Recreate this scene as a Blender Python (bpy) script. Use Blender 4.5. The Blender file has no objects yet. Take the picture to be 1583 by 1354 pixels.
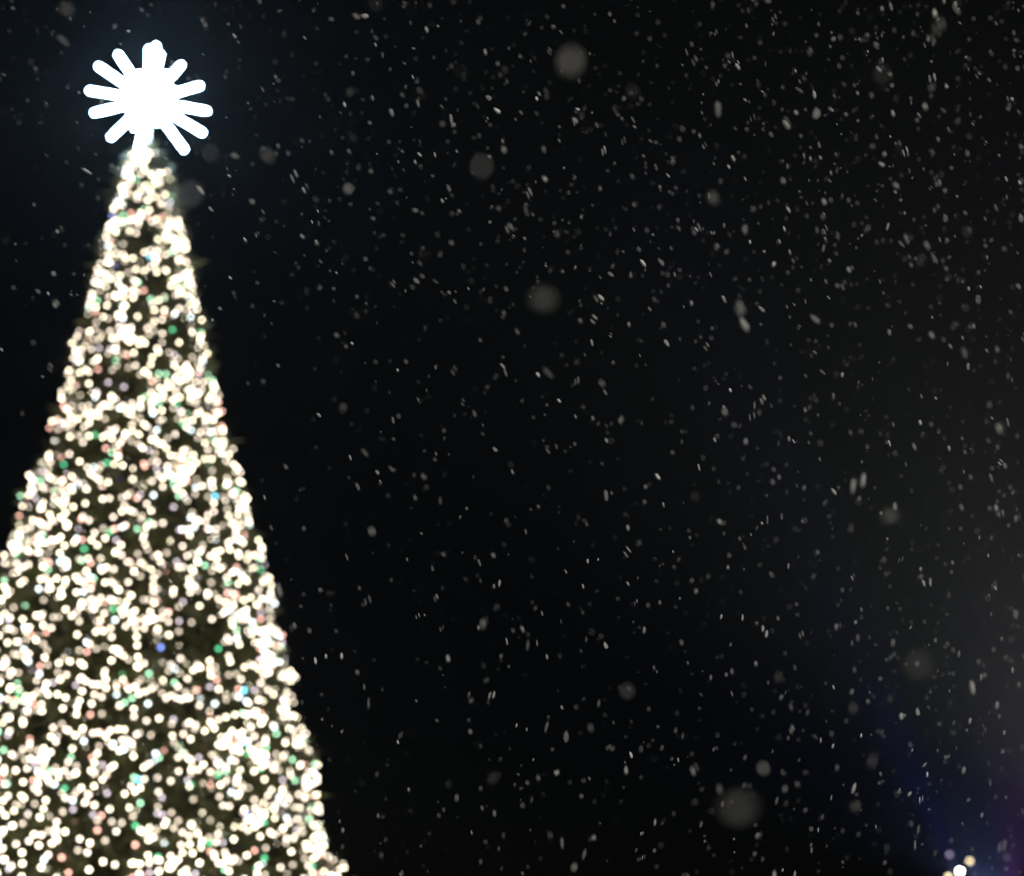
import bpy, math, random
from mathutils import Vector, Matrix, noise
R = math.radians
rnd = random.Random(7)
sc = bpy.context.scene
col = sc.collection

# ------------------------------------------------------------------ camera
W, H = 1583.0, 1354.0
F = 2500.0                                   # focal length in photo pixels
PITCH, ROLL = R(17.5), R(2.4)
EYE = Vector((0, 0, 1.6))
cd = bpy.data.cameras.new('camera')
cam = bpy.data.objects.new('camera', cd)
col.objects.link(cam)
ROT = Matrix.Rotation(R(90) + PITCH, 3, 'X') @ Matrix.Rotation(-ROLL, 3, 'Z')
cam.matrix_world = Matrix.Translation(EYE) @ ROT.to_4x4()
cd.sensor_fit = 'HORIZONTAL'
cd.sensor_width = 36.0
cd.lens = 36.0 * F / W
cd.clip_start, cd.clip_end = 0.05, 2000
cd.dof.use_dof = True
cd.dof.focus_distance = 4.6
cd.dof.aperture_fstop = 1.9
cd.dof.aperture_blades = 0
sc.camera = cam

def ray(px, py):
    return (ROT @ Vector(((px - W / 2) / F, -(py - H / 2) / F, -1.0)))
def at(px, py, depth):
    """point seen at a pixel, at this distance along the view axis"""
    return EYE + ray(px, py) * depth
def project(p):
    q = ROT.transposed() @ (Vector(p) - EYE)
    return (W / 2 + F * q.x / -q.z, H / 2 - F * q.y / -q.z, -q.z)

# ------------------------------------------------------------------ sky, moonlight
SUN_EL, SUN_AZ = R(38), R(205)               # from behind the camera, a little to the right
wd = bpy.data.worlds.new('World')
sc.world = wd
wd.use_nodes = True
nt = wd.node_tree
sky = nt.nodes.new('ShaderNodeTexSky')
sky.sky_type = 'NISHITA'
sky.sun_disc = False
sky.sun_elevation = SUN_EL
sky.sun_rotation = R(155)
bg = nt.nodes['Background']
nt.links.new(sky.outputs['Color'], bg.inputs['Color'])
bg.inputs['Strength'].default_value = 0.0002
sl = bpy.data.lights.new('sun', 'SUN')
sl.energy = 2.0
sl.angle = R(0.5)
sl.color = (1.0, 0.93, 0.80)
so = bpy.data.objects.new('sun', sl)
col.objects.link(so)
d = Vector((math.sin(R(155)) * math.cos(SUN_EL), math.cos(R(155)) * math.cos(SUN_EL), math.sin(SUN_EL)))
so.rotation_euler = d.to_track_quat('Z', 'Y').to_euler()
so.location = (0, -10, 30)

sc.view_settings.view_transform = 'Standard'
sc.view_settings.look = 'None'
sc.view_settings.exposure = 0
sc.view_settings.gamma = 1
cy = sc.cycles
cy.use_adaptive_sampling = False
cy.use_denoising = True
cy.max_bounces = 5
cy.diffuse_bounces = 2
cy.volume_bounces = 0
cy.transparent_max_bounces = 12
cy.sample_clamp_indirect = 3
cy.use_light_tree = True

# ------------------------------------------------------------------ helpers
def tag(o, label=None, cat=None, group=None, kind=None):
    if label: o['label'] = label
    if cat: o['category'] = cat
    if group: o['group'] = group
    if kind: o['kind'] = kind
    return o
def empty(name, loc):
    o = bpy.data.objects.new(name, None)
    o.empty_display_size = 0.3
    col.objects.link(o)
    o.location = loc
    return o
class MB:
    def __init__(s): s.v, s.f, s.c = [], [], []
    def add(s, vs, fs):
        n = len(s.v)
        s.v += [tuple(p) for p in vs]
        s.f += [tuple(i + n for i in f) for f in fs]
    def tube(s, a, b, ra, rb=None, n=10, caps=True, rounded=False):
        a, b = Vector(a), Vector(b)
        rb = ra if rb is None else rb
        z = (b - a).normalized()
        x = z.orthogonal().normalized()
        y = z.cross(x)
        rings = [(a, ra), (b, rb)]
        if rounded:
            rings = [(a - z * ra * math.cos(t), ra * math.sin(t)) for t in (.25, .7, 1.15)] + [(a, ra)]
            rings += [(b, rb)] + [(b + z * rb * math.cos(t), rb * math.sin(t)) for t in (1.15, .7, .25)]
        vs, fs = [], []
        for c, r in rings:
            vs += [c + x * (r * math.cos(2 * math.pi * k / n)) + y * (r * math.sin(2 * math.pi * k / n)) for k in range(n)]
        for j in range(len(rings) - 1):
            for k in range(n):
                k2 = (k + 1) % n
                fs.append((j * n + k, j * n + k2, (j + 1) * n + k2, (j + 1) * n + k))
        if caps:
            fs.append(tuple(range(n))[::-1])
            fs.append(tuple((len(rings) - 1) * n + k for k in range(n)))
        s.add(vs, fs)
    def box(s, c, sx, sy, sz, m=None):
        vs = [Vector((x * sx / 2, y * sy / 2, z * sz / 2)) for x in (-1, 1) for y in (-1, 1) for z in (-1, 1)]
        if m: vs = [m @ v for v in vs]
        vs = [v + Vector(c) for v in vs]
        s.add(vs, [(0, 1, 3, 2), (4, 6, 7, 5), (0, 4, 5, 1), (2, 3, 7, 6), (0, 2, 6, 4), (1, 5, 7, 3)])
    def build(s, name, mat, parent=None, origin=None, smooth=False):
        o = Vector(origin) if origin is not None else Vector((0, 0, 0))
        me = bpy.data.meshes.new(name)
        me.from_pydata([tuple(Vector(v) - o) for v in s.v], [], s.f)
        if smooth: me.polygons.foreach_set('use_smooth', [True] * len(me.polygons))
        for m in (mat if isinstance(mat, list) else [mat]): me.materials.append(m)
        if s.c: me.polygons.foreach_set('material_index', s.c)
        me.update()
        ob = bpy.data.objects.new(name, me)
        col.objects.link(ob)
        ob.location = o
        if parent:
            ob.parent = parent
            ob.location = o - parent.location if origin is not None else -parent.location
        return ob

def mat(name, color, rough=0.6, var=None, scale=5.0, metal=0.0, bump=0.0):
    m = bpy.data.materials.new(name)
    m.use_nodes = True
    t = m.node_tree
    b = t.nodes['Principled BSDF']
    b.inputs['Roughness'].default_value = rough
    b.inputs['Metallic'].default_value = metal
    tc = t.nodes.new('ShaderNodeTexCoord')
    nz = t.nodes.new('ShaderNodeTexNoise')
    nz.inputs['Scale'].default_value = scale
    nz.inputs['Detail'].default_value = 5
    t.links.new(tc.outputs['Object'], nz.inputs['Vector'])
    cr = t.nodes.new('ShaderNodeValToRGB')
    c2 = var or tuple(c * 0.75 for c in color)
    cr.color_ramp.elements[0].position, cr.color_ramp.elements[1].position = .35, .65
    cr.color_ramp.elements[0].color = (*c2, 1)
    cr.color_ramp.elements[1].color = (*color, 1)
    t.links.new(nz.outputs['Fac'], cr.inputs['Fac'])
    t.links.new(cr.outputs['Color'], b.inputs['Base Color'])
    if bump:
        bp = t.nodes.new('ShaderNodeBump')
        bp.inputs['Strength'].default_value = bump
        t.links.new(nz.outputs['Fac'], bp.inputs['Height'])
        t.links.new(bp.outputs['Normal'], b.inputs['Normal'])
    return m
def emit(name, color, strength, sampled=True):
    m = bpy.data.materials.new(name)
    m.use_nodes = True
    t = m.node_tree
    b = t.nodes['Principled BSDF']
    b.inputs['Base Color'].default_value = (*[min(1, c * .8) for c in color], 1)
    b.inputs['Emission Color'].default_value = (*color, 1)
    b.inputs['Emission Strength'].default_value = strength
    m.cycles.emission_sampling = 'FRONT' if sampled else 'NONE'
    return m

M = {
 'ground': mat('snow_dusted_paving', (0.30, 0.31, 0.33), .85, (0.07, 0.07, 0.075), .35, bump=.3),
 'needles': mat('needles', (0.080, 0.083, 0.025), .6, (0.036, 0.043, 0.014), 3.0),
 'bark': mat('bark', (0.10, 0.07, 0.045), .9, bump=.6, scale=9),
 'wire': mat('green_wire', (0.02, 0.05, 0.02), .5),
 'steel': mat('steel', (0.45, 0.46, 0.48), .45, metal=.6),
 'black_metal': mat('black_metal', (0.03, 0.03, 0.033), .5),
 'frost': mat('frosted_cap', (0.6, 0.6, 0.62), .5),
}

# ------------------------------------------------------------------ ground
g = MB()
g.add([(-900, -900, 0), (900, -900, 0), (900, 900, 0), (-900, 900, 0)], [(0, 1, 2, 3)])
tag(g.build('ground', M['ground']), 'dark paved square with a thin dusting of snow', kind='structure')

# ------------------------------------------------------------------ tree
HD = 25.0                                     # horizontal distance of the tree
r0 = ray(230, 160)
k = HD / r0.y
TOP = EYE + r0 * k                            # centre of the topper
TX, TY = TOP.x, TOP.y
def z_of_row(py):
    lo, hi = -5.0, 20.0
    for _ in range(40):
        m_ = (lo + hi) / 2
        if project((TX, TY, m_))[1] > py: lo = m_
        else: hi = m_
    return lo
# half width of the lit cone, read row by row: (row, half width in photo pixels)
prof = []
for py, hw in ((232, 8), (247, 28), (300, 44), (400, 66), (500, 91), (600, 117), (700, 145), (800, 178), (870, 200), (1000, 240), (1100, 262), (1200, 296), (1354, 338)):
    z = z_of_row(py)
    prof.append((z, .93 * hw * project((TX, TY, z))[2] / F))
prof.append((0.9, prof[-1][1] + (prof[-1][0] - 0.9) * 0.24))
prof.append((0.2, prof[-1][1] * .93))
ZT = prof[0][0]
def rad(z):
    if z >= prof[0][0]: return 0.02
    for (z0, r0_), (z1, r1_) in zip(prof, prof[1:]):
        if z >= z1:
            t = (z0 - z) / (z0 - z1)
            return r0_ + (r1_ - r0_) * t
    return prof[-1][1]
def lump(a, z):
    """uneven outline of the crown: boughs stand out, hollows between them"""
    if z > ZT - .5: return 1
    p = Vector((math.cos(a) * rad(z) * .9, math.sin(a) * rad(z) * .9, z * .9))
    n1 = noise.noise(p * 1.1 + Vector((3, 7, 1)))
    n2 = noise.noise(p * 2.6 + Vector((9, 2, 4)))
    return 1 + .04 * n1 + .09 * n2

tree = empty('christmas_tree', (TX, TY, 0))
tag(tree, 'tall conical evergreen wrapped from tip to base in warm white lights', 'christmas tree')
tr = MB()
for i in range(8):
    a, b = i / 8, (i + 1) / 8
    tr.tube((TX, TY, a * (ZT - .2)), (TX, TY, b * (ZT - .2)), .30 * (1 - a) + .04, .30 * (1 - b) + .04, 14, caps=i in (0, 7))
tr.build('trunk', M['bark'], tree)
lb = MB()
for i in range(420):
    z = .6 + (ZT - 1.0) * (i / 420)
    a = i * 2.39996
    r = rad(z) * .86 * lump(a, z)
    e = Vector((TX + math.cos(a) * r, TY + math.sin(a) * r, z - .1 * r))
    s_ = Vector((TX, TY, z + .22 * r * .6))
    m_ = (s_ + e) / 2 + Vector((0, 0, .04 * r))
    q = .018 + .010 * r
    lb.tube(s_, m_, q, q * .65, 5, False)
    lb.tube(m_, e, q * .65, .006, 5, False)
tag(lb.build('branch', M['bark'], tree), kind='stuff')
cr = MB()
zs = [.3 + (ZT - .2) * i / 200 for i in range(200)]
wts = [rad(z) + .12 for z in zs]
def tuft(p, out, size, n):
    for _ in range(n):
        dr = (out * .55 + Vector((rnd.gauss(0, .6), rnd.gauss(0, .6), rnd.gauss(-.05, .6)))).normalized()
        w = dr.orthogonal().normalized()
        w = (Matrix.Rotation(rnd.random() * 6.28, 3, dr) @ w) * size * rnd.uniform(.06, .13)
        L = size * rnd.uniform(.6, 1.25)
        b_ = p + dr * L * .5
        e_ = p + dr * L
        cr.add([p - w * .4, b_ - w, e_, b_ + w, p + w * .4], [(0, 1, 2, 3, 4)])
for i in range(15000):
    z = rnd.choices(zs, wts)[0] + rnd.uniform(-.04, .04)
    a = rnd.random() * 2 * math.pi
    depth = rnd.random() ** .8
    r = rad(z) * lump(a, z)
    rr = max(.02, r - depth * min(.75, .6 * r))
    o_ = Vector((math.cos(a), math.sin(a), -.12))
    tuft(Vector((TX + math.cos(a) * rr, TY + math.sin(a) * rr, z)), o_, rnd.uniform(.16, .30) if rnd.random() < .88 or z > 13 else rnd.uniform(.28, .38), 7)
cr.build('crown', M['needles'], tree)

# ------------------------------------------------------------------ string lights
def icosphere(sub=1):
    import bmesh
    bm = bmesh.new()
    bmesh.ops.create_icosphere(bm, subdivisions=sub, radius=1.0)
    vs = [v.co.copy() for v in bm.verts]
    fs = [tuple(v.index for v in f.verts) for f in bm.faces]
    bm.free()
    return vs, fs
ICO1, ICO2 = icosphere(1), icosphere(2)
K = 11.0
kinds = [  # name, colour, strength, weight, label
 ('warm_white', (1.0, .88, .64), K * 1.0, 38, None),
 ('soft_white', (1.0, .84, .68), K * .72, 27, None),
 ('faint_white', (1.0, .84, .66), K * .36, 19, 'faint warm white bulb'),
 ('lilac', (.80, .68, .78), K * .42, 5, 'faint lilac bulb'),
 ('cool_white', (.84, .96, 1.0), K * .8, 5, 'cool white bulb'),
 ('pink', (1.0, .52, .42), K * .6, 5, 'pink bulb'),
 ('pale_green', (.50, 1.0, .62), K * .55, 4, 'pale green bulb'),
 ('green', (.10, .60, .28), K * .5, 1.3, 'green bulb'),
 ('blue', (.24, .34, 1.0), K * .5, .2, 'blue bulb'),
 ('cyan', (.18, .75, 1.0), K * .8, .35, 'cyan bulb'),
]
for kd in kinds: M['bulb_' + kd[0]] = emit('bulb_' + kd[0], kd[1], kd[2])
BM = [M['bulb_' + kd[0]] for kd in kinds]
BR = .024
bulbs = []
wires = MB()
def surf(a, z, off):
    r = rad(z) * lump(a, z) + off * min(1, rad(z) / 1.6)
    return Vector((TX + math.cos(a) * r, TY + math.sin(a) * r, z))
a_cam = math.atan2(-TY, -TX)                  # azimuth of the camera seen from the tree
bw = [w_ * (.85 + .75 * (1 - z_ / ZT)) for w_, z_ in zip(wts, zs)]
cum = [sum(bw[:i + 1]) / sum(bw) for i in range(len(wts))]
def z_even(u):
    import bisect
    return zs[min(len(zs) - 1, bisect.bisect(cum, u))] + rnd.uniform(-.05, .05)
NCH = 1330
from mathutils import kdtree
kd_tree = None
for c in range(NCH + 5200):
    if c == NCH:
        kd_tree = kdtree.KDTree(len(bulbs))
        for i_, b_ in enumerate(bulbs): kd_tree.insert(b_[0], i_)
        kd_tree.balance()
    z = z_even((c * .618034) % 1) if c > 110 else ZT - .05 - 4.2 * rnd.random() ** 1.1
    a = (c * 0.7548777 * 2 * math.pi) % (2 * math.pi) + rnd.gauss(0, .1)
    if rnd.random() < .68 * abs(math.sin(a - a_cam)) ** 3 and c > 30: continue
    if c >= NCH and (kd_tree.find(surf(a, z, .03))[2] < .19 or rnd.random() < .2): continue
    hd = rnd.random() * 6.28
    prev = None
    tone = rnd.random()
    for j in range(rnd.randint(3, 12) if c < NCH else rnd.randint(2, 5)):
        off = rnd.uniform(.0, .13) if rnd.random() < .72 else rnd.uniform(-.16, .0)
        p = surf(a, z, off)
        if z > ZT + .12 or z < .5: break
        w = [kd[3] for kd in kinds]
        bulbs.append((p, rnd.choices(range(len(kinds)), w)[0], a))
        if prev is not None and (prev - p).length < .6: wires.tube(prev, p, .004, n=3, caps=False)
        prev = p
        st = rnd.uniform(.09, .26)
        hd += rnd.gauss(0, .7)
        z += math.sin(hd) * st
        a += math.cos(hd) * st / max(.12, rad(z))
print('bulbs', len(bulbs))
# a ring of lights crowding the tip, as on the photo's tree
strings = empty('string_lights', (TX, TY, 0))
tag(strings, 'warm white string lights with a few coloured bulbs wound over the whole christmas tree', 'string lights')
tag(wires.build('wire', M['wire'], strings), 'thin dark green lamp wire')
def front(b):
    ang = (b[2] - a_cam + math.pi) % (2 * math.pi) - math.pi
    px, py, dd = project(b[0])
    return abs(ang) < 1.2 and 5 < px < W and py < H - 8, dd
vis = sorted([i for i, b in enumerate(bulbs) if front(b)[0]], key=lambda i: front(bulbs[i])[1])
coloured = [i for i in vis if bulbs[i][1] >= 7][:30]
single = set(coloured) | set([i for i in vis if bulbs[i][1] < 7][:100 - len(coloured)])
proto = {}
for i in single:
    p, kd, a = bulbs[i]
    if kd not in proto:
        b_ = MB(); b_.add([v * BR for v in ICO2[0]], ICO2[1])
        o = b_.build('light_bulb', BM[kd], None, smooth=True)
        o.parent = strings
        proto[kd] = o
    else:
        o = proto[kd].copy(); col.objects.link(o); o.parent = strings
    o.location = p - Vector((TX, TY, 0))
    if kinds[kd][4]: o['label'] = kinds[kd][4]
rest = MB()
for i, (p, kd, a) in enumerate(bulbs):
    if i in single: continue
    rest.add([p + v * BR for v in ICO1[0]], ICO1[1])
    rest.c += [kd] * len(ICO1[1])
tag(rest.build('light_bulb', BM, strings), 'many small warm white bulbs', kind='stuff')

# ------------------------------------------------------------------ topper
topper = empty('tree_topper', (TX, TY, ZT - .2))
tag(topper, 'dazzling white starburst of round-ended light tubes on the tip of the tree', 'tree topper')
M['tube'] = emit('lit_tube', (.50, .76, 1.0), 65.0)
C0 = at(229.6, 155.4, project(TOP)[2])
DC = project(C0)[2]
fwd = ROT @ Vector((0, 0, -1))
def zp(x, y): return 100 + x / 5.2067, 30 + y / 5.2067
hub = MB()
hub.add([C0 + v * .26 for v in ICO2[0]], ICO2[1])
hub.build('hub', M['tube'], topper, smooth=True)
cap = MB()
cc = at(*zp(628, 668), DC - 1.0)
cap.tube(cc, cc + fwd * .05, .12, n=24)
cap.build('hub_cap', emit('frosted_cap', (.9, .92, 1), .7), topper)
ends = [(432, 285, .1), (275, 378, 0), (203, 572, -.1), (240, 750, .1), (375, 945, -.1), (585, 1090, -.7), (960, 1045, .1),
        (1105, 910, -.1), (1142, 737, 0), (1085, 535, .1), (935, 370, -.1), (735, 215, 0), (678, 240, -.35), (770, 285, .35)]
fore = [(600, 440, -.75), (810, 440, -.75), (740, 830, -.75), (560, 870, -.75), (500, 600, -.85), (850, 640, -.85), (600, 470, .7), (790, 800, .7), (530, 760, .8), (860, 560, .8)]
for x, y, dz in ends + fore:
    e = at(*zp(x, y), DC + dz)
    v_ = (e - C0).normalized()
    m_ = MB(); m_.tube(C0 + v_ * .2, e, .040, n=10, rounded=True)
    m_.build('light_tube', M['tube'], topper, smooth=True)
pl = MB(); pl.tube((TX, TY, ZT - .6), (TX, TY, C0.z - .3), .05, n=12)
pl.build('pole', M['steel'], topper, smooth=True)

# ------------------------------------------------------------------ stage lights, low at the right
SD = 36.0
tp = at(1484, 1352, SD)
truss = empty('lighting_truss', (tp.x, tp.y, 0))
tag(truss, 'steel box truss on two uprights carrying the stage lamps at bottom right', 'lighting truss')
tm = MB()
X0, X1, ZB = tp.x - 2.2, tp.x + 7.0, tp.z - .62
for dy in (0, .3):
    for dz in (0, .3): tm.tube((X0, tp.y + dy, ZB + dz), (X1, tp.y + dy, ZB + dz), .025, n=8)
n = 24
for i in range(n):
    xa, xb = X0 + (X1 - X0) * i / n, X0 + (X1 - X0) * (i + 1) / n
    for dy in (0, .3): tm.tube((xa, tp.y + dy, ZB + .3 * (i % 2)), (xb, tp.y + dy, ZB + .3 * ((i + 1) % 2)), .012, n=6)
    for dz in (0, .3): tm.tube((xa, tp.y + .3 * (i % 2), ZB + dz), (xb, tp.y + .3 * ((i + 1) % 2), ZB + dz), .012, n=6)
tm.build('beam', M['steel'], truss)
for xx in (X0 + .2, X1 - .2):
    um = MB()
    for dx in (-.13, .13):
        for dy in (.02, .28): um.tube((xx + dx, tp.y + dy, .03), (xx + dx, tp.y + dy, ZB), .025, n=8)
    nn = 8
    for i in range(nn):
        um.tube((xx - .13 + .26 * (i % 2), tp.y + .02, .05 + (ZB - .05) * i / nn), (xx - .13 + .26 * ((i + 1) % 2), tp.y + .02, .05 + (ZB - .05) * (i + 1) / nn), .012, n=6)
    um.box((xx, tp.y + .15, .015), .7, .7, .03)
    um.build('upright', M['steel'], truss)
lamps = [(1484, 1347, .055, (1, .93, .66), 60, 'brightest warm lamp low at the right edge of the night square'),
         (1499, 1331, .055, (1, .80, .45), 3.6, 'dimmer amber lamp up and right of the brightest lamp'),
         (1466, 1355, .050, (1, .84, .5), 5, 'amber lamp down and left of the brightest lamp, cut by the frame'),
         (1468, 1321, .055, (.45, .38, .62), 1.0, 'faint violet lamp above and left of the brightest lamp')]
for px, py, lr, c, e, lab in lamps:
    p = at(px, py, SD - .3)
    lr *= .85
    L = empty('stage_lamp', (p.x, p.y, p.z))
    tag(L, lab, 'stage lamp', 'stage lamps on the truss')
    dr = (EYE + Vector((0, 0, 1.5)) - p).normalized()
    b_ = MB(); b_.tube(p - dr * .02, p - dr * .30, lr * 1.35, lr * 1.0, 16)
    b_.build('housing', M['black_metal'], L)
    l_ = MB(); l_.tube(p - dr * .018, p + dr * .004, lr, n=18)
    l_.build('lens', emit('lens', c, e), L)
    y_ = MB()
    q = p - dr * .15
    for s_ in (-1, 1): y_.box(q + Vector((s_ * lr * 1.6, 0, -.06)), .012, .04, .22)
    y_.box(q + Vector((0, 0, -.17)), lr * 3.4, .04, .012)
    y_.tube(q + Vector((0, 0, -.17)), (q.x, q.y, ZB + .3), .018, n=8)
    y_.build('yoke', M['black_metal'], L)
# moving-head beams: blue up to the left, violet to the right, a dull wide warm one
def beam_lamp(px, target, colr, power, size, lab, blend=1.0):
    p = at(px, 1395, SD - .2)
    L = empty('beam_light', (p.x, p.y, p.z))
    tag(L, lab, 'stage lamp', 'beam lights on the truss')
    dr = (Vector(target) - p).normalized()
    b_ = MB(); b_.tube(p - dr * .02, p - dr * .34, .14, .10, 16)
    b_.build('housing', M['black_metal'], L)
    l_ = MB(); l_.tube(p - dr * .018, p + dr * .004, .11, n=18)
    l_.build('lens', emit('beam_lens', colr, 4), L)
    y_ = MB()
    for s_ in (-1, 1): y_.box(p - dr * .15 + Vector((s_ * .17, 0, -.08)), .02, .06, .3)
    y_.box(p - dr * .15 + Vector((0, 0, -.24)), .36, .1, .03)
    y_.build('yoke', M['black_metal'], L)
    ld = bpy.data.lights.new('beam', 'SPOT')
    ld.energy, ld.color, ld.spot_size, ld.spot_blend = power, colr, size, blend
    ld.shadow_soft_size = .08
    lo = bpy.data.objects.new('beam', ld)
    col.objects.link(lo)
    lo.parent = L
    lo.rotation_euler = (-dr).to_track_quat('Z', 'Y').to_euler()
    lo.location = dr * .06
beam_lamp(1500, at(1385, 1130, SD + 2), (.06, .07, 1.0), 480000, R(18), 'blue beam light pointing up to the left')
beam_lamp(1560, at(1590, 1150, SD + 1), (.40, .08, .55), 260000, R(60), 'violet beam light at the right end of the truss')
beam_lamp(1530, at(1450, 1000, SD - 1), (.17, .22, .50), 17000, R(125), 'pale blue wide beam light in the middle of the truss')
beam_lamp(1900, at(1500, 500, SD - 4), (.76, .77, .52), 120000, R(80), 'dull warm beam light pointing up at the far right')

# ------------------------------------------------------------------ snow
sm = bpy.data.materials.new('snow')
sm.use_nodes = True
t = sm.node_tree
b = t.nodes['Principled BSDF']
b.inputs['Base Color'].default_value = (.86, .87, .88, 1)
b.inputs['Roughness'].default_value = .8
geo, oi = t.nodes.new('ShaderNodeNewGeometry'), t.nodes.new('ShaderNodeObjectInfo')
ad, fr = t.nodes.new('ShaderNodeMath'), t.nodes.new('ShaderNodeMath')
ad.operation, fr.operation = 'ADD', 'FRACT'
t.links.new(geo.outputs['Random Per Island'], ad.inputs[0])
t.links.new(oi.outputs['Random'], ad.inputs[1])
t.links.new(ad.outputs[0], fr.inputs[0])
pw = t.nodes.new('ShaderNodeMath'); pw.operation = 'POWER'; pw.inputs[1].default_value = 3.2
mr = t.nodes.new('ShaderNodeMapRange')
mr.inputs['To Min'].default_value, mr.inputs['To Max'].default_value = .12, 1.0
t.links.new(fr.outputs[0], pw.inputs[0])
t.links.new(pw.outputs[0], mr.inputs['Value'])
t.links.new(mr.outputs[0], b.inputs['Alpha'])
M['snow'] = sm

def flake_shape(r, twin):
    """a loose clump of crystals, or two slivers side by side; about 1 long on Z, flat on Y"""
    vs, fs = [], []
    for s_ in ((-1, 1) if twin else (0,)):
        n0 = len(vs)
        wx = .09 if twin else r.uniform(.11, .24)
        for v in ICO1[0]:
            j = r.uniform(.75, 1.2)
            vs.append(Vector((v.x * wx * j + s_ * .24, v.y * .16 * j, v.z * .5 * j + s_ * .10)))
        fs += [tuple(i + n0 for i in f) for f in ICO1[1]]
    return vs, fs
shapes = [flake_shape(rnd, i % 7 == 6) for i in range(14)]
smesh = []
for vs, fs in shapes:
    me = bpy.data.meshes.new('snowflake')
    me.from_pydata([tuple(v) for v in vs], [], fs)
    me.materials.append(M['snow'])
    me.polygons.foreach_set('use_smooth', [True] * len(fs))
    smesh.append(me)
def drift(px, py):
    """tilt of the falling flakes in the wind at this side of the square"""
    u, v = px / W, py / H
    left = -48 + 26 * min(1, u * 1.2)
    return left + (70 * max(0, min(1, v) - .35) if v > .35 else 0) * (0.4 + .8 * max(0, min(1, u)))
flakes = []
while len(flakes) < 13000:
    dd = (rnd.uniform(1.3 ** 3, 8.5 ** 3)) ** (1 / 3) if rnd.random() < .85 else rnd.uniform(8.5, 15)
    px, py = rnd.uniform(-900, W + 900), rnd.uniform(-300, H + 300)
    u = px / W
    dens = .45 + .55 * max(0, min(1, u)) if py < 480 else .09 + .6 * max(0, min(1, u)) ** 1.3
    if rnd.random() > dens: continue
    size = .0138 * min(2.0, math.exp(rnd.gauss(0, .52))) * rnd.uniform(.6, 1.15)
    flakes.append((at(px, py, dd), size, math.radians(drift(px, py) + rnd.gauss(0, 13)), dd, px, py, rnd.uniform(.75, 1.25)))
# the few near clumps, far out of focus, that the photo shows
near = [(883, 95, 1.25, .012, 'largest soft yellowish snow blob in the upper middle'),
        (840, 462, 1.35, .010, 'soft brownish snow blob in the centre left of the sky'),
        (1375, 798, 1.9, .011, 'bright soft creamy snow blob right of centre'),
        (1140, 1250, 1.05, .010, 'widest faint grey snow blob low in the right half'),
        (970, 1068, 1.9, .0085, 'soft cream snow blob low in the middle'),
        (1319, 1095, 2.3, .0095, 'compact bright snow blob low on the right'),
        (1420, 1028, 1.25, .0075, 'dim grey snow blob above the compact bright one'),
        (1180, 1188, 2.0, .0075, 'small grey snow blob below the middle right'),
        (103, 14, 2.0, .0080, 'grey snow blob at the top left corner'),
        (745, 258, 1.4, .0065, 'faint grey snow blob in the upper middle'),
        (1322, 1247, 2.2, .0078, 'round grey snow blob left of the stage lamps'),
        (1557, 1325, 2.6, .0078, 'pale violet snow blob beside the stage lamps'),
        (293, 300, 1.3, .0060, 'very faint grey snow blob right of the tree tip'),
        (541, 142, 2.6, .0080, 'grey snow blob in the upper left sky'),
        (538, 292, 2.4, .0078, 'grey snow blob left of the upper middle')]
flakes = [f for f in flakes if f[3] > 2.7 or rnd.random() < .2]
inview = [i for i, f in enumerate(flakes) if -5 < f[4] < W + 5 and -5 < f[5] < H + 5]
inview.sort(key=lambda i: -flakes[i][1] / flakes[i][3])
single = set(inview[:300 - len(near)])
fl = MB()
GROUP = 'snowflakes falling through the night air'
def place(loc, size, ang, wd_, label, pick=None):
    o = bpy.data.objects.new('snowflake', smesh[rnd.randrange(14) if pick is None else pick])
    col.objects.link(o)
    o.location = loc
    o.rotation_euler = (rnd.uniform(-.3, .3), ang, rnd.uniform(-.8, .8))
    o.scale = (size * wd_, size, size)
    tag(o, label, 'snowflake', GROUP)
    return o
for i, (p, s_, an, dd, px, py, w) in enumerate(flakes):
    s2 = s_ * 1.15
    if i in single:
        place(p, s2, an, w, 'loose white snowflake drifting through the dark night sky')
    else:
        mt = Matrix.Rotation(rnd.uniform(-.8, .8), 3, 'Z') @ Matrix.Rotation(an, 3, 'Y') @ Matrix.Rotation(rnd.uniform(-.3, .3), 3, 'X')
        vs, fs = shapes[rnd.randrange(14)]
        fl.add([p + mt @ Vector((v.x * s2 * w, v.y * s2, v.z * s2)) for v in vs], fs)
tag(fl.build('falling_snow', M['snow'], smooth=True), 'fine snow falling thickly through the whole dark sky', 'falling snow', kind='stuff')
for px, py, dd, s_, lab in near:
    place(at(px, py, dd), s_ * 1.45, R(rnd.uniform(-25, 25)), 2.6, lab, rnd.randrange(6))

# ------------------------------------------------------------------ haze
HAZE = 0.00042
if HAZE:
    hz = MB(); hz.box((0, 22, 11.5), 90, 90, 25)
    hm = bpy.data.materials.new('haze'); hm.use_nodes = True
    t = hm.node_tree
    t.nodes.remove(t.nodes['Principled BSDF'])
    pv = t.nodes.new('ShaderNodeVolumePrincipled')
    pv.inputs['Color'].default_value = (.85, .9, 1, 1)
    pv.inputs['Density'].default_value = HAZE
    pv.inputs['Anisotropy'].default_value = .8
    t.links.new(pv.outputs['Volume'], t.nodes['Material Output'].inputs['Volume'])
    tag(hz.build('haze', hm), 'thin cold haze in the night air', 'haze', kind='stuff')
